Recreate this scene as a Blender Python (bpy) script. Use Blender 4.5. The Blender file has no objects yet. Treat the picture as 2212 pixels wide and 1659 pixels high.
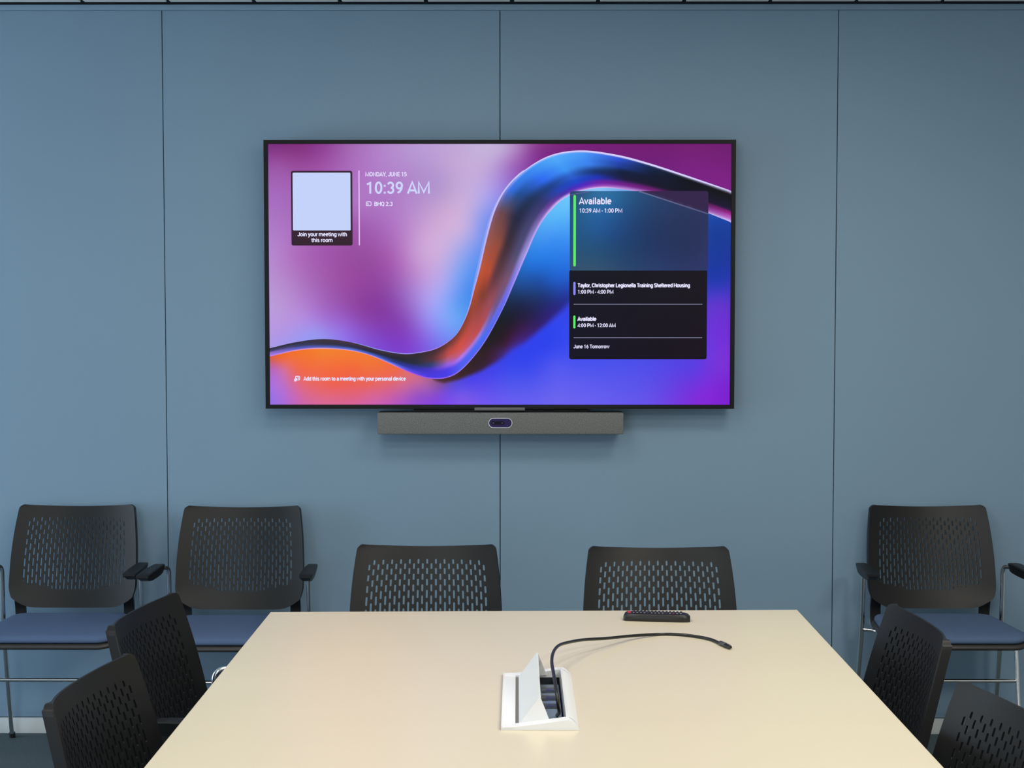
import bpy, bmesh, math
import numpy as np
from mathutils import Vector, Matrix

scene = bpy.context.scene
C = scene.collection

# ------------------------------------------------------------------ camera
cam_data = bpy.data.cameras.new('camera')
cam_data.sensor_fit = 'HORIZONTAL'
cam_data.sensor_width = 36.0
cam_data.lens = 3200.0 / 2212.0 * 36.0
cam = bpy.data.objects.new('camera', cam_data)
C.objects.link(cam)
cam.location = (0, 0, 1.5)
cam.rotation_euler = (math.radians(90 - 2.90705), 0, math.radians(0.21458))
scene.camera = cam

# ------------------------------------------------------------------ world, exposure
world = bpy.data.worlds.new('world')
scene.world = world
world.use_nodes = True
world.node_tree.nodes['Background'].inputs[0].default_value = (0.75, 0.87, 1.0, 1)
world.node_tree.nodes['Background'].inputs[1].default_value = 3.0
vs = scene.view_settings
vs.view_transform = 'Standard'
vs.look = 'None'
vs.exposure = 0.0
vs.gamma = 1.0
vs.use_curve_mapping = False

# ------------------------------------------------------------------ lights
def area(name, loc, size, rot, power, col, spread=180):
    l = bpy.data.lights.new(name, 'AREA')
    l.shape = 'RECTANGLE'
    l.size, l.size_y = size
    l.energy = power
    l.color = col
    l.spread = math.radians(spread)
    o = bpy.data.objects.new(name, l)
    C.objects.link(o)
    o.location = loc
    o.rotation_euler = rot
    return o

CEIL = 2.556
for lx, ly, lp in ((-0.5, 3.5, 9), (1.0, 3.5, 14), (-0.5, 2.3, 11), (1.0, 2.3, 10), (-1.6, 0.9, 20), (1.8, 0.8, 54)):
    area('ceiling_panel_light', (lx, ly, CEIL - 0.03), (0.6, 0.6), (0, 0, 0), lp, (1.0, 0.945, 0.85), 180)
# daylight through the window wall on the left
area('window_daylight', (-4.10, 3.6, 1.20), (2.0, 2.6), (0, math.radians(-90), 0), 20, (0.55, 0.78, 1.0), 170)
# and through the window behind the camera
area('rear_window_daylight', (-1.6, -1.88, 1.2), (2.8, 2.1), (math.radians(90), 0, 0), 6, (0.6, 0.8, 1.0), 170)

# ------------------------------------------------------------------ materials
def srgb(r, g, b):
    def f(c):
        c /= 255.0
        return c / 12.92 if c <= 0.04045 else ((c + 0.055) / 1.055) ** 2.4
    return (f(r), f(g), f(b))

def mat(name, col, rough=0.5, metal=0.0, spec=0.5, noise=None, bump=None, coat=0.0):
    m = bpy.data.materials.new(name)
    m.use_nodes = True
    nt = m.node_tree
    b = nt.nodes['Principled BSDF']
    b.inputs['Base Color'].default_value = (*col, 1)
    b.inputs['Roughness'].default_value = rough
    b.inputs['Metallic'].default_value = metal
    b.inputs['Specular IOR Level'].default_value = spec
    b.inputs['Coat Weight'].default_value = coat
    if noise:
        scale, amt, stretch = noise
        tc = nt.nodes.new('ShaderNodeTexCoord')
        mp = nt.nodes.new('ShaderNodeMapping')
        mp.inputs['Scale'].default_value = stretch
        nz = nt.nodes.new('ShaderNodeTexNoise')
        nz.inputs['Scale'].default_value = scale
        nz.inputs['Detail'].default_value = 4
        cr = nt.nodes.new('ShaderNodeMixRGB')
        cr.inputs[1].default_value = (*[c * (1 - amt) for c in col], 1)
        cr.inputs[2].default_value = (*[min(1, c * (1 + amt)) for c in col], 1)
        nt.links.new(tc.outputs['Object'], mp.inputs['Vector'])
        nt.links.new(mp.outputs[0], nz.inputs['Vector'])
        nt.links.new(nz.outputs['Fac'], cr.inputs[0])
        nt.links.new(cr.outputs[0], b.inputs['Base Color'])
        if bump:
            bs, strength, dist = bump
            n2 = nt.nodes.new('ShaderNodeTexNoise')
            n2.inputs['Scale'].default_value = bs
            n2.inputs['Detail'].default_value = 3
            bp = nt.nodes.new('ShaderNodeBump')
            bp.inputs['Strength'].default_value = strength
            bp.inputs['Distance'].default_value = dist
            nt.links.new(tc.outputs['Object'], n2.inputs['Vector'])
            nt.links.new(n2.outputs['Fac'], bp.inputs['Height'])
            nt.links.new(bp.outputs[0], b.inputs['Normal'])
    return m

M = {}
M['panel'] = mat('blue_wall_panel', (0.212, 0.323, 0.424), 0.55, 0, 0.35, noise=(1.3, 0.04, (1, 1, 1)), bump=(220, 0.05, 0.001))
M['seam'] = mat('dark_seam', (0.02, 0.035, 0.05), 0.8)
M['header'] = mat('blue_header', (0.215, 0.325, 0.425), 0.5, 0, 0.35, noise=(2, 0.03, (1, 1, 1)))
M['black_gap'] = mat('black_gap', (0.004, 0.004, 0.004), 0.9)
M['tile'] = mat('ceiling_tile', (0.85, 0.88, 0.86), 0.9, noise=(300, 0.06, (1, 1, 1)))
M['wallpaint'] = mat('white_wall_paint', (0.55, 0.55, 0.53), 0.8, noise=(2, 0.03, (1, 1, 1)))
M['baseboard'] = mat('pale_baseboard', (0.66, 0.68, 0.66), 0.45, noise=(8, 0.06, (1, 1, 1)))
M['carpet'] = mat('slate_carpet', (0.115, 0.15, 0.165), 0.95, 0, 0.1, noise=(260, 0.75, (1, 1, 1)), bump=(420, 1.0, 0.006))
M['window_frame'] = mat('window_frame_grey', (0.3, 0.3, 0.3), 0.5)
M['laminate'] = mat('cream_laminate', (0.675, 0.60, 0.445), 0.30, 0, 0.45, noise=(3, 0.015, (0.3, 3, 1)))
M['laminate_edge'] = mat('cream_edge', (0.78, 0.70, 0.58), 0.5)
M['plastic'] = mat('black_plastic', (0.0040, 0.0038, 0.0036), 0.45, 0, 0.40, noise=(40, 0.1, (1, 1, 1)), bump=(900, 0.08, 0.0004))
M['pan'] = mat('seat_shell_plastic', (0.032, 0.029, 0.027), 0.45, 0, 0.5)
M['fabric'] = mat('blue_seat_fabric', (0.088, 0.135, 0.235), 0.9, 0, 0.2, noise=(500, 0.2, (1, 1, 1)), bump=(900, 0.3, 0.0006))
M['chrome'] = mat('chrome', (0.80, 0.80, 0.78), 0.17, 1.0)
M['rubber'] = mat('black_rubber', (0.01, 0.01, 0.01), 0.7)
M['bezel'] = mat('black_bezel', (0.005, 0.005, 0.006), 0.5, 0, 0.2)
M['tab'] = mat('grey_sensor_tab', (0.12, 0.12, 0.115), 0.5)
M['weave'] = mat('grey_speaker_fabric', (0.165, 0.17, 0.16), 0.85, 0, 0.2, noise=(330, 0.85, (1, 1, 1)), bump=(500, 0.6, 0.001))
M['bar_body'] = mat('dark_bar_body', (0.035, 0.037, 0.038), 0.5)
M['silver'] = mat('silver_ring', (0.5, 0.49, 0.52), 0.3, 0.8)
M['lens_glass'] = mat('dark_lens_glass', (0.022, 0.012, 0.085), 0.3, 0, 0.15)
M['lens_black'] = mat('lens_black', (0.002, 0.001, 0.014), 0.3, 0, 0.15)
M['lens_dot'] = mat('lens_highlight', (0.10, 0.08, 0.16), 0.2, 0, 0.5)
M['whitebox'] = mat('white_powder_coat', (0.80, 0.81, 0.82), 0.35, 0, 0.5)
M['boxdark'] = mat('inner_dark_plastic', (0.03, 0.035, 0.042), 0.25, 0, 0.6)
M['boxblue_reflect'] = mat('socket_module_blue_reflection', (0.16, 0.21, 0.27), 0.2, 0, 0.6)  # bluish reflection inside the tray is put into this base colour
M['slotgrey'] = mat('hinge_slot_grey', (0.16, 0.15, 0.14), 0.6)
M['cable'] = mat('black_cable', (0.008, 0.008, 0.007), 0.33, 0, 0.5)
M['plug'] = mat('grey_plug', (0.045, 0.047, 0.055), 0.35, 0, 0.5)
M['plugtip'] = mat('plug_tip_metal', (0.5, 0.48, 0.42), 0.3, 1.0)
M['remote'] = mat('remote_black', (0.009, 0.008, 0.008), 0.38)
M['red'] = mat('red_button', (0.62, 0.03, 0.03), 0.4)
M['btn'] = mat('dark_button', (0.025, 0.025, 0.025), 0.4)
M['btnmark'] = mat('pale_button_mark', (0.45, 0.45, 0.42), 0.4)

def emis(name, col=None):
    m = bpy.data.materials.new(name)
    m.use_nodes = True
    nt = m.node_tree
    b = nt.nodes['Principled BSDF']
    b.inputs['Base Color'].default_value = (0.004, 0.004, 0.004, 1)
    b.inputs['Roughness'].default_value = 0.4
    b.inputs['Specular IOR Level'].default_value = 0.03
    b.inputs['Emission Strength'].default_value = 1.0
    if col is None:
        a = nt.nodes.new('ShaderNodeVertexColor')
        a.layer_name = 'Col'
        nt.links.new(a.outputs['Color'], b.inputs['Emission Color'])
    else:
        b.inputs['Emission Color'].default_value = (*col, 1)
    return m
M['lit'] = emis('lit_screen_picture')
M['text'] = emis('lit_text', srgb(228, 226, 255))
M['text_dim'] = emis('lit_text_soft', srgb(205, 212, 250))
M['green'] = emis('lit_green', srgb(95, 235, 110))
M['violet'] = emis('lit_violet', srgb(140, 140, 240))
M['line'] = emis('lit_line', srgb(135, 135, 165))
M['pinkline'] = emis('lit_pink_line', srgb(232, 190, 250))
M['qrcard'] = emis('lit_dark_card', srgb(52, 32, 48))
M['qrpale'] = emis('lit_pale_square', srgb(196, 210, 250))

# ------------------------------------------------------------------ mesh helpers
def link(name, me, m, parent=None):
    o = bpy.data.objects.new(name, me)
    C.objects.link(o)
    if m is not None and not me.materials:
        me.materials.append(m)
    if parent is not None:
        o.parent = parent
    return o

def smooth(me, ang=35):
    me.polygons.foreach_set('use_smooth', [True] * len(me.polygons))
    try:
        me.set_sharp_from_angle(angle=math.radians(ang))
    except Exception:
        pass

def pyobj(name, verts, faces, m, parent=None, ang=35, flat=False):
    me = bpy.data.meshes.new(name)
    me.from_pydata([tuple(v) for v in verts], [], faces)
    bm = bmesh.new(); bm.from_mesh(me)
    bmesh.ops.recalc_face_normals(bm, faces=bm.faces)
    bm.to_mesh(me); bm.free()
    me.update()
    if not flat:
        smooth(me, ang)
    return link(name, me, m, parent)

def bmobj(name, bm, m, parent=None, ang=35):
    me = bpy.data.meshes.new(name)
    bmesh.ops.recalc_face_normals(bm, faces=bm.faces)
    bm.to_mesh(me); bm.free()
    smooth(me, ang)
    return link(name, me, m, parent)

def add_box(bm, lo, hi, bev=0.0, seg=2, mi=0):
    lo = Vector(lo); hi = Vector(hi)
    r = bmesh.ops.create_cube(bm, size=1.0)
    vs_ = r['verts']
    c = (lo + hi) / 2; s = hi - lo
    for v in vs_:
        v.co = Vector((v.co.x * s.x + c.x, v.co.y * s.y + c.y, v.co.z * s.z + c.z))
    fs = {f for v in vs_ for f in v.link_faces}
    for f in fs:
        f.material_index = mi
    if bev > 0:
        es = list({e for v in vs_ for e in v.link_edges})
        bmesh.ops.bevel(bm, geom=es, offset=bev, segments=seg, profile=0.5, affect='EDGES')

def box(name, lo, hi, m, parent=None, bev=0.0, seg=2):
    bm = bmesh.new()
    add_box(bm, lo, hi, bev, seg)
    return bmobj(name, bm, m, parent)

def fillet(pts, rad, n=7):
    P = [Vector(p) for p in pts]
    out = [P[0]]
    for i in range(1, len(P) - 1):
        r = rad[i - 1] if isinstance(rad, (list, tuple)) else rad
        a, b, c = P[i - 1], P[i], P[i + 1]
        d1 = (a - b); d2 = (c - b)
        t = min(r, d1.length * 0.49, d2.length * 0.49)
        p1 = b + d1.normalized() * t; p2 = b + d2.normalized() * t
        for k in range(n + 1):
            u = k / n
            out.append(p1 * (1 - u) ** 2 + b * 2 * u * (1 - u) + p2 * u * u)
    out.append(P[-1])
    return out

def catmull(pts, n=8):
    P = [Vector(p) for p in pts]
    P = [P[0] * 2 - P[1]] + P + [P[-1] * 2 - P[-2]]
    out = []
    for i in range(1, len(P) - 2):
        for k in range(n):
            t = k / n
            a, b, c, d = P[i - 1], P[i], P[i + 1], P[i + 2]
            out.append(0.5 * ((2 * b) + (c - a) * t + (2 * a - 5 * b + 4 * c - d) * t * t + (3 * b - a - 3 * c + d) * t ** 3))
    out.append(P[-2])
    return out

def tube_geo(path, r, n=14):
    verts, faces = [], []
    up = None
    N = len(path)
    for i, p in enumerate(path):
        t = (path[min(i + 1, N - 1)] - path[max(i - 1, 0)]).normalized()
        if up is None:
            ref = Vector((0, 0, 1)) if abs(t.z) < 0.9 else Vector((1, 0, 0))
            up = (ref - t * ref.dot(t)).normalized()
        else:
            up = (up - t * up.dot(t)).normalized()
        sd = t.cross(up)
        rr = r[i] if isinstance(r, list) else r
        for k in range(n):
            a = 2 * math.pi * k / n
            verts.append(p + (up * math.cos(a) + sd * math.sin(a)) * rr)
    for i in range(N - 1):
        for k in range(n):
            faces.append((i * n + k, i * n + (k + 1) % n, (i + 1) * n + (k + 1) % n, (i + 1) * n + k))
    faces.append(tuple(range(n)))
    faces.append(tuple((N - 1) * n + k for k in range(n)))
    return verts, faces

def tube(name, path, r, m, parent=None, n=14):
    v, f = tube_geo(path, r, n)
    return pyobj(name, v, f, m, parent, ang=50)

def empty(name, loc=(0, 0, 0), rz=0.0):
    o = bpy.data.objects.new(name, None)
    C.objects.link(o)
    o.empty_display_size = 0.1
    o.location = loc
    o.rotation_euler = (0, 0, rz)
    return o

def tag(o, label, cat, group=None):
    o['label'] = label
    o['category'] = cat
    if group:
        o['group'] = group
    return o

def struct(o):
    o['kind'] = 'structure'
    return o

def copy_tree(o, parent=None):
    c = o.copy()
    C.objects.link(c)
    c.parent = parent
    for ch in list(o.children):
        copy_tree(ch, c)
    return c

# ------------------------------------------------------------------ room
D = 5.17                       # back wall face
XL, XR, YB = -4.2, 2.9, -2.0
struct(box('floor', (XL - 0.1, YB - 0.1, -0.1), (XR + 0.1, D + 0.15, 0.0), M['carpet']))

bm = bmesh.new()
seams = [-0.0609 + 1.168 * k for k in range(-4, 4)]
edges = [XL] + [s for s in seams if XL < s < XR] + [XR]
add_box(bm, (XL, D + 0.02, 0.0), (XR, D + 0.12, CEIL + 0.1), 0, mi=1)
for a, b in zip(edges[:-1], edges[1:]):
    add_box(bm, (a + 0.0014, D, 0.058), (b - 0.0014, D + 0.021, 2.5283), 0.0008, 1)
w = bmobj('wall_back', bm, M['panel'])
w.data.materials.append(M['seam'])
struct(w)
struct(box('trim_1', (XL, D - 0.004, 2.529), (XR, D + 0.021, 2.5485), M['header'], bev=0.001))
struct(box('baseboard_back', (XL, D - 0.004, 0.0), (XR, D + 0.021, 0.055), M['baseboard'], bev=0.001))

# left wall with a long window
wy0, wy1, wz0, wz1 = 2.25, 4.95, 0.15, 2.25
bm = bmesh.new()
add_box(bm, (XL - 0.12, YB, 0), (XL, wy0, CEIL + 0.1))
add_box(bm, (XL - 0.12, wy1, 0), (XL, D + 0.12, CEIL + 0.1))
add_box(bm, (XL - 0.12, wy0, 0), (XL, wy1, wz0))
add_box(bm, (XL - 0.12, wy0, wz1), (XL, wy1, CEIL + 0.1))
struct(bmobj('wall_left', bm, M['wallpaint']))
bm = bmesh.new()
for y in (wy0, (wy0 + wy1) / 2 - 0.02, wy1 - 0.04):
    add_box(bm, (XL - 0.09, y, wz0), (XL - 0.04, y + 0.04, wz1), 0.003)
for z in (wz0, wz1 - 0.04):
    add_box(bm, (XL - 0.09, wy0, z), (XL - 0.04, wy1, z + 0.04), 0.003)
struct(bmobj('window_1', bm, M['window_frame']))
struct(box('wall_right', (XR, YB, 0), (XR + 0.12, D + 0.12, CEIL + 0.1), M['wallpaint']))
bm = bmesh.new()
add_box(bm, (XL - 0.12, YB - 0.12, 0), (-3.05, YB, CEIL + 0.1))
add_box(bm, (-0.15, YB - 0.12, 0), (XR + 0.12, YB, CEIL + 0.1))
add_box(bm, (-3.05, YB - 0.12, 0), (-0.15, YB, 0.12))
add_box(bm, (-3.05, YB - 0.12, 2.30), (-0.15, YB, CEIL + 0.1))
struct(bmobj('wall_front', bm, M['wallpaint']))
bm = bmesh.new()
for x in (-3.05, -1.62, -0.19):
    add_box(bm, (x, YB - 0.09, 0.12), (x + 0.04, YB - 0.04, 2.30), 0.003)
for z in (0.12, 2.26):
    add_box(bm, (-3.05, YB - 0.09, z), (-0.15, YB - 0.04, z + 0.04), 0.003)
struct(bmobj('window_2', bm, M['window_frame']))

# ceiling: white tiles with black joints, black shadow gap at the blue wall
bm = bmesh.new()
add_box(bm, (XL - 0.12, YB - 0.12, CEIL + 0.012), (XR + 0.12, D + 0.12, CEIL + 0.1), 0, mi=1)
jx = -0.9067
xs = [jx + 0.2958 * k for k in range(-12, 14)]
xs = [XL] + [x for x in xs if XL + 0.02 < x < XR - 0.02] + [XR]
ys = [D - 0.010]
while ys[-1] - 1.2 > YB:
    ys.append(ys[-1] - 1.2)
ys.append(YB)
for a, b in zip(xs[:-1], xs[1:]):
    for y1, y0 in zip(ys[:-1], ys[1:]):
        add_box(bm, (a + 0.0075, y0 + 0.004, CEIL), (b - 0.0075, y1, CEIL + 0.014))
ce = bmobj('ceiling', bm, M['tile'])
ce.data.materials.append(M['black_gap'])
struct(ce)

# ------------------------------------------------------------------ chair
def backrest_geo():
    ztop_c, zbot_c = 0.813, 0.476
    low = [(.047, .063), (.076, .093), (.1055, .1255), (.136, .161), (.171, .198), (.206, .236), (.244, .276)]
    high = [(.035, .049), (.0605, .0775), (.0905, .1095), (.121, .144), (.154, .181), (.189, .218), (.226, .256), (.264, .292)]
    er = 0.0022
    R = {0.0, 0.002, 0.005, 0.010, 0.016, 0.024}
    ends = {}
    for par, lst in ((0, low), (1, high)):
        for a, b in lst:
            R |= {round(a, 5), round(a + er, 5), round(b - er, 5), round(b, 5)}
            ends[(par, round(a, 5))] = 1
            ends[(par, round(b, 5))] = 1
    rows = sorted(R)
    z = 0.30
    rows = [r for r in rows if r < 0.2935]
    nslot = len(rows)
    rows += [0.2975, 0.303, 0.309, 0.314, 0.318, 0.320]      # bottom margin (t space)
    ncol = 27
    wref = 0.2
    pitch = 0.0122
    hw = 0.0026
    X = []         # (x at top width, column index or None, side)
    left = -(ncol - 1) / 2 * pitch
    m0 = left - hw
    marg = [-wref, -wref + 0.0015, -wref + 0.004, -wref + 0.008, -wref + 0.012, -wref + 0.018, -wref + 0.026]
    X = [(x, None, 0) for x in marg]
    for i in range(ncol):
        c = left + i * pitch
        X.append((c - hw, i, -1)); X.append((c + hw, i, 1))
    X += [(-x, None, 0) for x in reversed(marg)]
    nX = len(X)
    def zrow(r, u):
        zt = ztop_c + 0.011 * abs(u) ** 1.8 - (0.011 * max(0, (abs(u) - 0.94) / 0.06) ** 2.5)
        zb = zbot_c + 0.006 * u * u + 0.034 * abs(u) ** 9
        if r <= 0.035:
            t = r / 0.035
            return zt * (1 - t) + (ztop_c - 0.035) * t
        if r <= 0.27:
            return ztop_c - r
        t = (r - 0.27) / (0.320 - 0.27)
        return (ztop_c - 0.27) * (1 - t) + zb * t
    def width(zz):
        s = min(1, max(0, (0.81 - zz) / 0.22))
        wv = 0.200 + 0.0175 * (1 - (1 - s) ** 2)
        if zz < 0.560:
            t = (0.560 - zz) / 0.05
            wv -= 0.012 * min(1.3, t) ** 2
        if zz > 0.806:
            wv -= 0.0035 * min(1.5, (zz - 0.806) / 0.014) ** 2
        return wv
    def yprof(zz):       # recline with a soft lumbar bow
        t = (0.813 - zz)
        return 0.190 - 0.30 * t + 0.16 * t * t + 0.010 * math.sin(math.pi * min(1, t / 0.32)) * 0
    V = {}
    verts = []
    def vid(key, co):
        if key not in V:
            V[key] = len(verts); verts.append(co)
        return V[key]
    thick = 0.0045
    sag = 0.042
    def co(i, j, back):
        x, col, side = X[i]
        r = rows[j]
        if col is not None:
            par = 1 if col % 2 == 1 else 0
            if (par, round(r, 5)) in ends:
                x = x - side * hw * 0.55
        u0 = x / wref
        zz = zrow(r, u0)
        xx = u0 * width(zz)
        lower = max(0, (0.60 - zz) / 0.11)
        yy = yprof(zz) + sag * (1 - abs(u0) ** 2.0) - 0.0
        yy -= 0.012 * lower ** 2 * (1 - u0 * u0)
        if i == 0 or i == nX - 1:
            yy += 0.003
        if back:
            k = min(1.0, max(0.0, (abs(u0) - 0.815) / 0.185))
            fall = 1.0 if zz > 0.55 else max(0.3, 1 - (0.55 - zz) / 0.07)
            yy += thick + 0.0150 * k ** 1.6 * fall
        return Vector((xx, yy, zz))
    def zcut(u):
        return 0.281 - 0.048 * abs(u) ** 2
    def keep(i, j):
        x, col, side = X[i]
        if col is None or side != -1:
            return True
        if j >= nslot - 1:
            return True
        rm = (rows[j] + rows[j + 1]) / 2
        par = 1 if col % 2 == 1 else 0
        for a, b in (high if par else low):
            if a < rm < b:
                return rows[j + 1] > zcut(x / wref)
        return True
    faces = []
    nY = len(rows)
    for i in range(nX - 1):
        for j in range(nY - 1):
            if not keep(i, j):
                continue
            q = [(i, j), (i + 1, j), (i + 1, j + 1), (i, j + 1)]
            fr = [vid((a, b, 0), co(a, b, 0)) for a, b in q]
            bk = [vid((a, b, 1), co(a, b, 1)) for a, b in q]
            faces.append(tuple(fr)); faces.append(tuple(reversed(bk)))
            nb = [(i, j - 1), (i + 1, j), (i, j + 1), (i - 1, j)]
            ed = [(0, 1), (1, 2), (2, 3), (3, 0)]
            for (ni, nj), (a, b) in zip(nb, ed):
                out = ni < 0 or ni >= nX - 1 or nj < 0 or nj >= nY - 1
                if out or not keep(ni, nj):
                    faces.append((fr[b], fr[a], bk[a], bk[b]))
    return verts, faces

def seat_geo(z0, z1, inset, y0=-0.20, y1=0.145, w0=0.228, w1=0.205, dome=0.006):
    # rounded-corner cushion outline lofted in rounded layers
    def outline(off):
        pts = []
        hwf, hwb = w0 - off, w1 - off
        r = max(0.01, 0.055 - off * 0.6)
        cs = [(-hwf, y0 + off, 180), (hwf, y0 + off, 270), (hwb, y1 - off, 0), (-hwb, y1 - off, 90)]
        sg = [(1, 1), (-1, 1), (-1, -1), (1, -1)]
        for (cx, cy, a0), (sx, sy) in zip(cs, sg):
            ccx, ccy = cx + sx * r, cy + sy * r
            for k in range(9):
                a = math.radians(a0 + 90 * k / 8)
                pts.append((ccx + r * math.cos(a), ccy + r * math.sin(a)))
        return pts
    verts, faces = [], []
    h = z1 - z0
    layers = [(0.004, z0), (0.0, z0 + 0.25 * h), (0.001, z0 + 0.55 * h), (0.006, z0 + 0.82 * h), (0.016, z0 + 0.95 * h), (0.04, z1), (0.09, z1 + dome * 0.6), (0.14, z1 + dome)]
    n = None
    for off, z in layers:
        o = outline(off + inset)
        n = len(o)
        for x, y in o:
            fr = max(0, (-y - 0.10) / 0.10)
            verts.append((x, y, z - 0.007 * fr * fr + 0.010 * (x / w0) ** 2 * 0.6 + 0.006 * max(0, y / 0.14) ** 2))
    for L in range(len(layers) - 1):
        for k in range(n):
            faces.append((L * n + k, L * n + (k + 1) % n, (L + 1) * n + (k + 1) % n, (L + 1) * n + k))
    faces.append(tuple(range(n)))
    faces.append(tuple((len(layers) - 1) * n + k for k in range(n)))
    return verts, faces

def arm_pad_geo(sg):
    # wedge pad: flat top, underside tapering to both ends
    verts, faces = [], []
    st = [(0.085, .014, .640, .618), (0.078, .017, .643, .614), (0.05, .0195, .6445, .612), (0.0, .021, .645, .611), (-0.06, .022, .645, .612), (-0.10, .0225, .644, .617), (-0.128, .022, .643, .628), (-0.136, .020, .6405, .634)]
    for y, hw_, zt, zb in st:
        xo = sg * 0.2595 + sg * 0.004 * (-y / 0.136)
        ring = [(-hw_, zt - 0.003), (-hw_ + 0.004, zt), (hw_ - 0.004, zt), (hw_, zt - 0.003), (hw_ - 0.001, zt - 0.008), (hw_ * 0.62, zb), (-hw_ * 0.62, zb), (-hw_ + 0.001, zt - 0.008)]
        for x, z in ring:
            verts.append((xo + x, y, z))
    n = 8
    for i in range(len(st) - 1):
        for k in range(n):
            faces.append((i * n + k, i * n + (k + 1) % n, (i + 1) * n + (k + 1) % n, (i + 1) * n + k))
    faces.append(tuple(range(n)))
    faces.append(tuple((len(st) - 1) * n + k for k in range(n)))
    return verts, faces

CH_GROUP = 'black perforated armchairs around the meeting room'
def make_chair():
    t = empty('conference_chair')
    v, f = backrest_geo()
    pyobj('backrest', v, f, M['plastic'], t, ang=32)
    v, f = seat_geo(0.431, 0.453, 0.0, dome=0.003)
    c = pyobj('seat_cushion', v, f, M['fabric'], t, ang=60)
    c['label'] = 'blue fabric seat cushion'
    v, f = seat_geo(0.411, 0.4305, 0.001, -0.204, 0.158, 0.232, 0.212, dome=0.0)
    v = [(x, y, z) for x, y, z in v]
    pyobj('seat_shell', v, f, M['pan'], t, ang=60)
    for sg in (-1, 1):
        # plastic strap carrying the backrest
        pts = [(0.182, 0.118, 0.415), (0.185, 0.150, 0.425), (0.187, 0.156, 0.47), (0.187, 0.146, 0.515), (0.187, 0.150, 0.545)]
        P = catmull([Vector((sg * x, y, z)) for x, y, z in pts], 5)
        vs_, fs_ = [], []
        for i, p in enumerate(P):
            tt = (P[min(i + 1, len(P) - 1)] - P[max(i - 1, 0)]).normalized()
            nrm = Vector((1, 0, 0)).cross(tt).normalized()
            hwid = 0.017
            for a, b in ((-1, -1), (1, -1), (1, 1), (-1, 1)):
                vs_.append(p + Vector((1, 0, 0)) * a * hwid + nrm * b * 0.007)
        for i in range(len(P) - 1):
            for k in range(4):
                fs_.append((i * 4 + k, i * 4 + (k + 1) % 4, (i + 1) * 4 + (k + 1) % 4, (i + 1) * 4 + k))
        fs_.append((0, 1, 2, 3)); e = (len(P) - 1) * 4; fs_.append((e, e + 1, e + 2, e + 3))
        so = pyobj('back_support', vs_, fs_, M['plastic'], t)
        # rear leg running up into the armrest
        path = fillet([(sg * 0.246, 0.218, 0.006), (sg * 0.238, 0.128, 0.38), (sg * 0.237, 0.118, 0.626), (sg * 0.260, 0.072, 0.626), (sg * 0.263, -0.085, 0.6255)], [0.12, 0.034, 0.03])
        fr = tube('armrest_frame', path, 0.0078, M['chrome'], t)
        fr['label'] = 'chrome tube of rear leg and armrest'
        v, f = arm_pad_geo(sg)
        pyobj('arm_pad', v, f, M['plastic'], t)
        ft = tube('foot_glide', [Vector((sg * 0.2465, 0.222, 0.0)), Vector((sg * 0.246, 0.217, 0.018))], 0.0105, M['rubber'], fr)
        # front leg with underseat rail
        path = fillet([(sg * 0.214, -0.165, 0.008), (sg * 0.208, -0.112, 0.404), (sg * 0.186, -0.08, 0.404), (sg * 0.186, 0.10, 0.404), (sg * 0.232, 0.124, 0.405)], [0.032, 0.03, 0.1, 0.03])
        lg = tube('leg', path, 0.0070, M['chrome'], t)
        tube('foot_glide', [Vector((sg * 0.2143, -0.168, 0.0)), Vector((sg * 0.214, -0.1645, 0.018))], 0.0105, M['rubber'], lg)
    tube('crossbar', [Vector((-0.2095, -0.1245, 0.291)), Vector((-0.1, -0.125, 0.291)), Vector((0.1, -0.125, 0.291)), Vector((0.2095, -0.1245, 0.291))], 0.0062, M['chrome'], t)
    return t

chair0 = make_chair()
chairs = [
    ('black perforated armchair against the blue wall, partly cut by the frame edge, outermost left', (-1.5237, 4.895), 0.0),
    ('black perforated armchair against the blue wall between the outermost left one and the television', (-0.9460, 4.865), 0.0),
    ('black perforated armchair against the blue wall, the only one right of the television', (1.4164, 4.895), 0.0),
    ('black perforated armchair behind the far table edge, left of the remote control', (-0.261, 4.028), 0.0),
    ('black perforated armchair behind the far table edge, directly behind the remote control', (0.4025, 3.998), 0.0),
    ('black perforated armchair at the left long table side, farther of the two there', (-0.644, 3.297), math.radians(83.2)),
    ('black perforated armchair at the left long table side, nearer to the camera', (-0.583, 2.675), math.radians(84.5)),
    ('black perforated armchair at the right long table side, farther of the two there', (0.668, 3.185), math.radians(-88)),
    ('black perforated armchair at the right long table side, nearer, cut by the frame corner', (0.646, 2.445), math.radians(-80)),
]
for i, (lab, (x, y), rz) in enumerate(chairs):
    o = chair0 if i == 0 else copy_tree(chair0)
    o.location = (x, y, 0)
    o.rotation_euler = (0, 0, rz)
    tag(o, lab, 'chair', CH_GROUP)

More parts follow.
